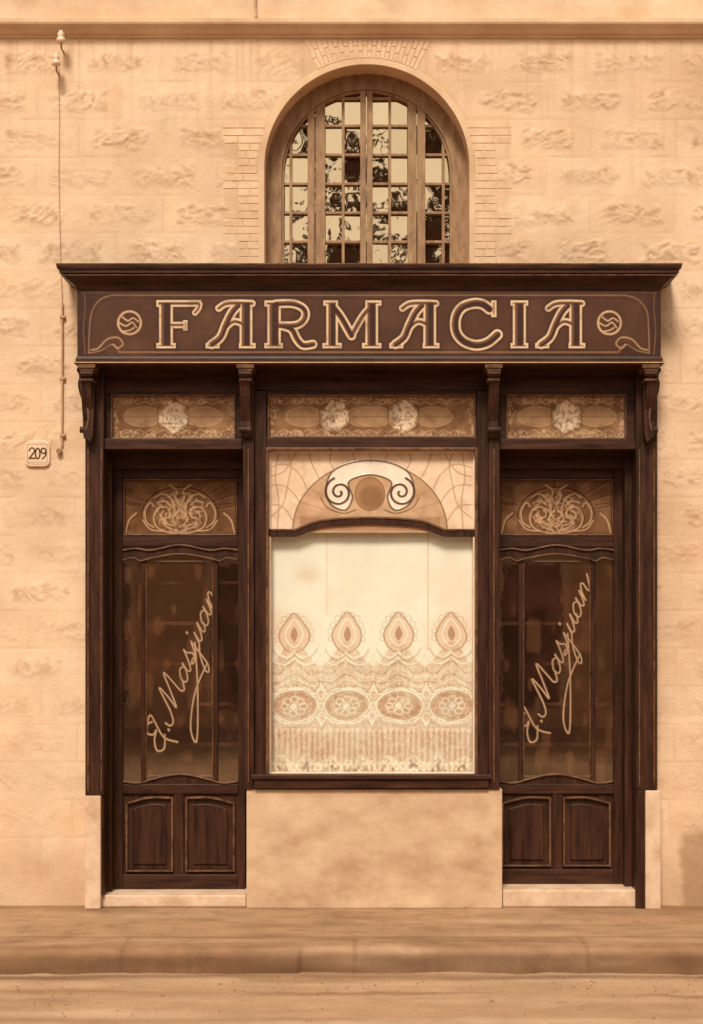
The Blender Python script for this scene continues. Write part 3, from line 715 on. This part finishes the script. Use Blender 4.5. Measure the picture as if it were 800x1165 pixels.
# hand-made irregularity: draw the pattern in gently warped coordinates
X0,Y0=c.X,c.Y
LT=A(252,222,180,1.1); DL=A(172,126,82)
c.X=X0+wx; c.Y=Y0+wy
def per_draw(polys,w,col,al,rel=0):
    out=[]
    for k in range(-1,5):
        for p in polys:
            for s in (-1,1): out.append([(xc0+k*T+s*x,y) for x,y in p])
    c.line(out,w,col,al,rel)
for k in range(4):
    xc=xc0+k*T
    tear=cr([(xc,697),(xc+10,708),(xc+17,722),(xc+12,736),(xc,742),(xc-12,736),(xc-17,722),(xc-10,708)],6,True)
    c.fill(tear,A(222,180,132),.6)
    c.line([tear],1.7,DL,.7)
    t2=cr([(xc,705),(xc+7,714),(xc+10,723),(xc+6,732),(xc,736),(xc-6,732),(xc-10,723),(xc-7,714)],6,True)
    c.line([t2],1.6,LT,.95,.001)
    t3=cr([(xc,713),(xc+4,722),(xc,730),(xc-4,722)],6,True); c.fill(t3,DL,.8)
    for s in (-1,1):
        for r_,a0 in ((21,10),(21,32),(22,54),(22,75),(21,-12)):
            a=math.radians(a0); c.line([ell(xc+s*r_*math.cos(a)*.9,722-r_*math.sin(a)*1.02,3.0,3.0,n=10)],.9,DL,.5)
        c.line([cr([(xc,742),(xc+s*8,748),(xc+s*18,744),(xc+s*22,736)],6),cr([(xc,748),(xc+s*12,756),(xc+s*24,752),(xc+s*29,742)],6)],1.8,LT,.9,.001)
        c.line([cr([(xc,745),(xc+s*9,751),(xc+s*19,747),(xc+s*25,738)],6)],1.0,DL,.6)
for off in (0,7,14,21,28):
    per_draw([cr([(0,752+off),(8,757+off*.9),(18,766+off*.75),(29.75,762+off*.9)],5)],1.4 if off%2==0 else 1.0,LT if off%14 else DL,.6,.0006)
per_draw([[(0,752),(0,784)],[(10,758),(16,786)],[(20,766),(10,786)],[(29.75,752),(29.75,788)],[(4,770),(9,776),(4,782)],[(22,772),(26,778),(22,784)]],1.0,LT,.7)
for k in range(4):
    xc=xc0+k*T
    o1=ell(xc,803,26,18); c.fill(o1,A(196,150,104),.75); c.line([o1],2.0,LT,.95,.001)
    c.line([ell(xc,803,21,13.5)],.9,A(150,106,66),.6)
    for a in range(0,360,45):
        r=math.radians(a); c.line([ell(xc+11*math.cos(r),803-7.5*math.sin(r),4.2,3.4,n=10)],1.2,LT,.85)
    c.fill(ell(xc,803,4,3.5,n=12),LT,.9)
    xm=xc+T/2
    c.line([ell(xm,790,4,5,n=14),ell(xm,816,4,6,n=14)],1.4,LT,.85)
    c.line([ell(xm,803,3,4,n=14)],1.4,LT,.85)
per_draw([cr([(0,783),(14,785),(24,790),(29.75,780)],5),cr([(0,823),(14,822),(24,816),(29.75,826)],5)],1.9,LT,.9,.001)
per_draw([cr([(0,779),(14,781),(22,786),(29.75,775)],5),cr([(0,827),(14,826),(24,821),(29.75,831)],5)],.9,DL,.6)
X,Y=X0,Y0
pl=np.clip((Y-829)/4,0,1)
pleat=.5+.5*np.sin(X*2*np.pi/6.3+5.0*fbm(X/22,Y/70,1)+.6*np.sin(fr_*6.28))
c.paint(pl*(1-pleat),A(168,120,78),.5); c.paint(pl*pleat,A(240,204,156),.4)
hem=860+9*np.abs(np.cos(fr_*2*np.pi))+2*np.sin(X/4.0)
hb=np.clip(1-np.abs(Y-hem)/5,0,1); c.paint(hb,LT,.8)
c.paint(hb*np.clip((vn(X/1.8,Y/1.8,2)-.5)*3,0,1),DL,.6)
c.line([ell(x,872,3.2,4,n=12) for x in np.arange(311,541,7.4)],1.4,LT,.9)
c.X,c.Y=X0,Y0
c.paint(np.clip((Y-hem-7)/2,0,1)*np.clip((vn(X/3,Y/5,6)-.35)*3,0,1),A(110,72,42),.65)
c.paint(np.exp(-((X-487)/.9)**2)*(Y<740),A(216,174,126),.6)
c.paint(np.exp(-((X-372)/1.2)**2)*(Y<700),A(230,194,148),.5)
c.paint(net*np.clip((vn(X/2.2,Y/2.2,6)-.5)*2.5,0,1),A(160,114,72),.28)
c.paint(net*np.clip((vn(X/2.6,Y/2.6,3)-.5)*2.5,0,1),LT,.35)
c.paint(net*np.clip((fbm(X/22,Y/22,5)-.45)*3,0,1),LT,.25)
c.paint(net*np.clip((fbm(X/16,Y/26,7)-.54)*3,0,1),A(160,114,72),.22)
fold=.010*np.sin(X/19+2*fbm(X/50,Y/150,5))*np.clip((Y-600)/200,0.1,1)+pl*.006*pleat+.006*(fbm(X/30,Y/110,2)-.5)
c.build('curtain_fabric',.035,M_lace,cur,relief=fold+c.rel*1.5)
boxes('curtain_rod',[(306,586,542,589,.025,.035)],M_brass,cur,.002)
a=P(304,511,-.012); b=P(543,884,-.012)
mkobj('display_window_glass',[(a[0],-.012,b[2]),(b[0],-.012,b[2]),(b[0],-.012,a[2]),(a[0],-.012,a[2])],[(0,1,2,3)],M_glass,bld)
boxes('display_window_ledge',[(304,879,543,884,-.03,.2)],M_cream,bld,.002)
# ================================================================ wall fittings
plate=empty('house_number_plate')
pp=cr([(30,503),(42,501.5),(55,503),(56.5,516),(55,529),(42,530.5),(30,529),(28.5,516)],3,True)[:-1]
extr('plate_body',[(pp,-.016,.004)],M_porc,plate,.002)
c=Canvas(30.5,504,54.5,528,.35,A(230,194,146))
c.line([cr([(33.5,513),(35,510),(38,510),(39.5,513),(37,517),(33.5,521.5)],6),[(33.5,521.5),(40,521.5)],ell(43,516,2.6,5.8),ell(49.6,513,2.7,3),cr([(52.3,513),(52,518),(48.5,522)],6)],1.7,A(60,35,20))
c.line([[(31.5,505.5),(53.5,505.5),(53.5,526.5),(31.5,526.5),(31.5,505.5)]],.7,A(120,82,50),.7)
c.build('plate_numerals',-.0175,M_pglass,plate)
extr('plate_screw',[(ell(67,513,3.2,3.2,n=14)[:-1],-.03,.002)],M_brass,plate,.002)
def tube(name,pts,r,mat,parent=None):
    cu=bpy.data.curves.new(name,'CURVE'); cu.dimensions='3D'; cu.bevel_depth=r; cu.bevel_resolution=3; cu.use_fill_caps=True
    s=cu.splines.new('POLY'); s.points.add(len(pts)-1)
    for i,p in enumerate(pts): s.points[i].co=(*p,1)
    cu.materials.append(mat); o=bpy.data.objects.new(name,cu); scene.collection.objects.link(o)
    if parent: o.parent=parent
    return o
con=empty('electrical_conduit')
tube('conduit_tube',[P(71,345,-.012),P(71,420,-.014),P(70.5,508,-.012)],.006,M_pipe,con)
tube('conduit_wire',[P(66,72,-.02),P(67,80,-.010),P(67.6,140,-.008),P(67,200,-.008),P(69,300,-.008),P(71,346,-.012)],.0018,M_pipe,con)
for py in (360,430,495):
    boxes('conduit_clip',[(67.8,py-1.5,74.2,py+1.5,-.022,.002)],M_pipe,con,.001)
def lathe(name,cx,cy,cz,prof,mat,parent,n=20):
    V=[];F=[]
    for r,z in prof:
        for k in range(n):
            a=2*math.pi*k/n; V.append((cx+r*math.cos(a),cy+r*math.sin(a),cz+z))
    for i in range(len(prof)-1):
        for k in range(n):
            F.append((i*n+k,i*n+(k+1)%n,(i+1)*n+(k+1)%n,(i+1)*n+k))
    F.append(tuple(reversed(range(n)))); e=(len(prof)-1)*n; F.append(tuple(range(e,e+n)))
    return mkobj(name,V,F,mat,parent,0,True)
for i,(px,py) in enumerate(((69.5,42),(64,68))):
    ins=empty('wire_insulator'+('' if i==0 else '.001'))
    p=P(px,py,-.09)
    lathe('insulator_bell',p[0],p[1],p[2],[(.012,-.035),(.026,-.03),(.024,-.008),(.014,0),(.02,.008),(.02,.018),(.01,.026),(.012,.035)],M_porc,ins)
    tube('insulator_bracket',[(p[0],0,p[2]-.06),(p[0],-.08,p[2]-.06),(p[0],-.09,p[2]-.03)],.005,M_brass,ins)
hk=empty('wall_hook')
tube('hook_rod',[P(291,-20,-.02),P(290,8,-.03),P(292,18,-.05),P(289,22,-.05)],.006,M_pipe,hk)
# ================================================================ across the street (seen in reflections)
ob=empty('townhouse')
V=[];F=[]; wbox(V,F,-16,16,-26,-17,-.13,6.3); mkobj('townhouse_walls',V,F,M_far,ob)
V=[];F=[]; wbox(V,F,-16.4,16.4,-26.3,-16.6,6.3,6.6); mkobj('townhouse_roof',V,F,M_bark,ob)
V=[];F=[];V2=[];F2=[]
for i in range(-6,7):
    for z0,z1 in ((.2,2.6),(3.7,5.5)):
        x=i*2.4+.4
        wbox(V,F,x-.5,x+.5,-17.002,-16.96,z0,z1)
        wbox(V2,F2,x-.62,x-.5,-17.002,-16.9,z0-.1,z1+.12); wbox(V2,F2,x+.5,x+.62,-17.002,-16.9,z0-.1,z1+.12); wbox(V2,F2,x-.5,x+.5,-17.002,-16.9,z1,z1+.12)
mkobj('townhouse_shutters',V,F,M_bark,ob); mkobj('townhouse_window_surrounds',V2,F2,M_cream,ob)
def tree(name,x,y,h,cr_):
    t=empty(name)
    V=[];F=[]
    def limb(p,q,r0,r1):
        p=Vector(p);q=Vector(q); d=(q-p).normalized(); a=d.orthogonal().normalized(); b=d.cross(a); bs=len(V)
        for o,r in ((p,r0),(q,r1)):
            for k in range(8):
                an=2*math.pi*k/8; V.append(tuple(o+a*r*math.cos(an)+b*r*math.sin(an)))
        for k in range(8): F.append((bs+k,bs+(k+1)%8,bs+8+(k+1)%8,bs+8+k))
    limb((x,y,-.13),(x+.05,y,h*.4),.13,.1); tips=[]
    for k in range(9):
        a=k*2.4; st=Vector((x+.05,y,h*(.38+.03*k))); rr=cr_*random.uniform(.5,1)
        q=st+Vector((rr*math.cos(a),rr*math.sin(a),h*random.uniform(.18,.34))); limb(st,q,.05,.015); tips.append(q); tips.append((st+q)/2)
    limb((x+.05,y,h*.4),(x,y,h*.92),.09,.02); tips.append(Vector((x,y,h*.92)))
    mkobj('trunk_and_limbs',V,F,M_bark,t,0,True)
    V=[];F=[]
    for i in range(5200):
        tp=random.choice(tips); g=Vector((random.gauss(0,.24),random.gauss(0,.24),random.gauss(0,.24)))
        c=tp+g; s=random.uniform(.06,.12); a=Vector((random.gauss(0,1),random.gauss(0,1),random.gauss(0,1))).normalized(); b=a.orthogonal().normalized(); bs=len(V)
        V.extend([tuple(c+a*s),tuple(c+b*s*.6),tuple(c-a*s),tuple(c-b*s*.6)]); F.append((bs,bs+1,bs+2,bs+3))
    mkobj('foliage',V,F,M_leaf,t)
tree('street_tree',.1,-14,8.8,1.1); tree('street_tree.001',-5.2,-14,7.4,1.6); tree('street_tree.002',5.4,-14,7.2,1.6)
# ================================================================ LIGHT
el=math.radians(48); azl=math.radians(-10)
sd=Vector((math.sin(azl)*math.cos(el),-math.cos(azl)*math.cos(el),math.sin(el)))
sl=bpy.data.lights.new('sun','SUN'); sl.energy=3.1; sl.angle=math.radians(14); sl.color=(1,.90,.74)
so=bpy.data.objects.new('sun',sl); scene.collection.objects.link(so); so.rotation_euler=(-sd).to_track_quat('-Z','Y').to_euler()
w=bpy.data.worlds.new('World'); scene.world=w; w.use_nodes=True; nt=w.node_tree
bg=nt.nodes['Background']
sk=N(nt,'ShaderNodeTexSky'); sk.sky_type='NISHITA'; sk.sun_disc=False; sk.sun_elevation=el; sk.sun_rotation=math.atan2(sd.x,sd.y); sk.dust_density=3; sk.air_density=1.2
bw=N(nt,'ShaderNodeRGBToBW'); tn=N(nt,'ShaderNodeVectorMath',operation='SCALE'); tn.inputs[0].default_value=(1.12,.98,.76)
nt.links.new(sk.outputs[0],bw.inputs[0]); nt.links.new(bw.outputs[0],tn.inputs['Scale']); nt.links.new(tn.outputs[0],bg.inputs['Color'])
bg.inputs['Strength'].default_value=.13
# ================================================================ CAMERA
cd=bpy.data.cameras.new('camera'); cam=bpy.data.objects.new('camera',cd); scene.collection.objects.link(cam); scene.camera=cam
cam.location=(CXW,-D,CZ); cam.rotation_euler=(math.radians(90),0,0)
cd.sensor_fit='VERTICAL'; cd.sensor_height=36; cd.sensor_width=24.7; cd.lens=D/(1165*S)*36
cd.shift_y=(HY-582.5)/1165; cd.shift_x=-(CX-400)/1165
cd.clip_end=1000
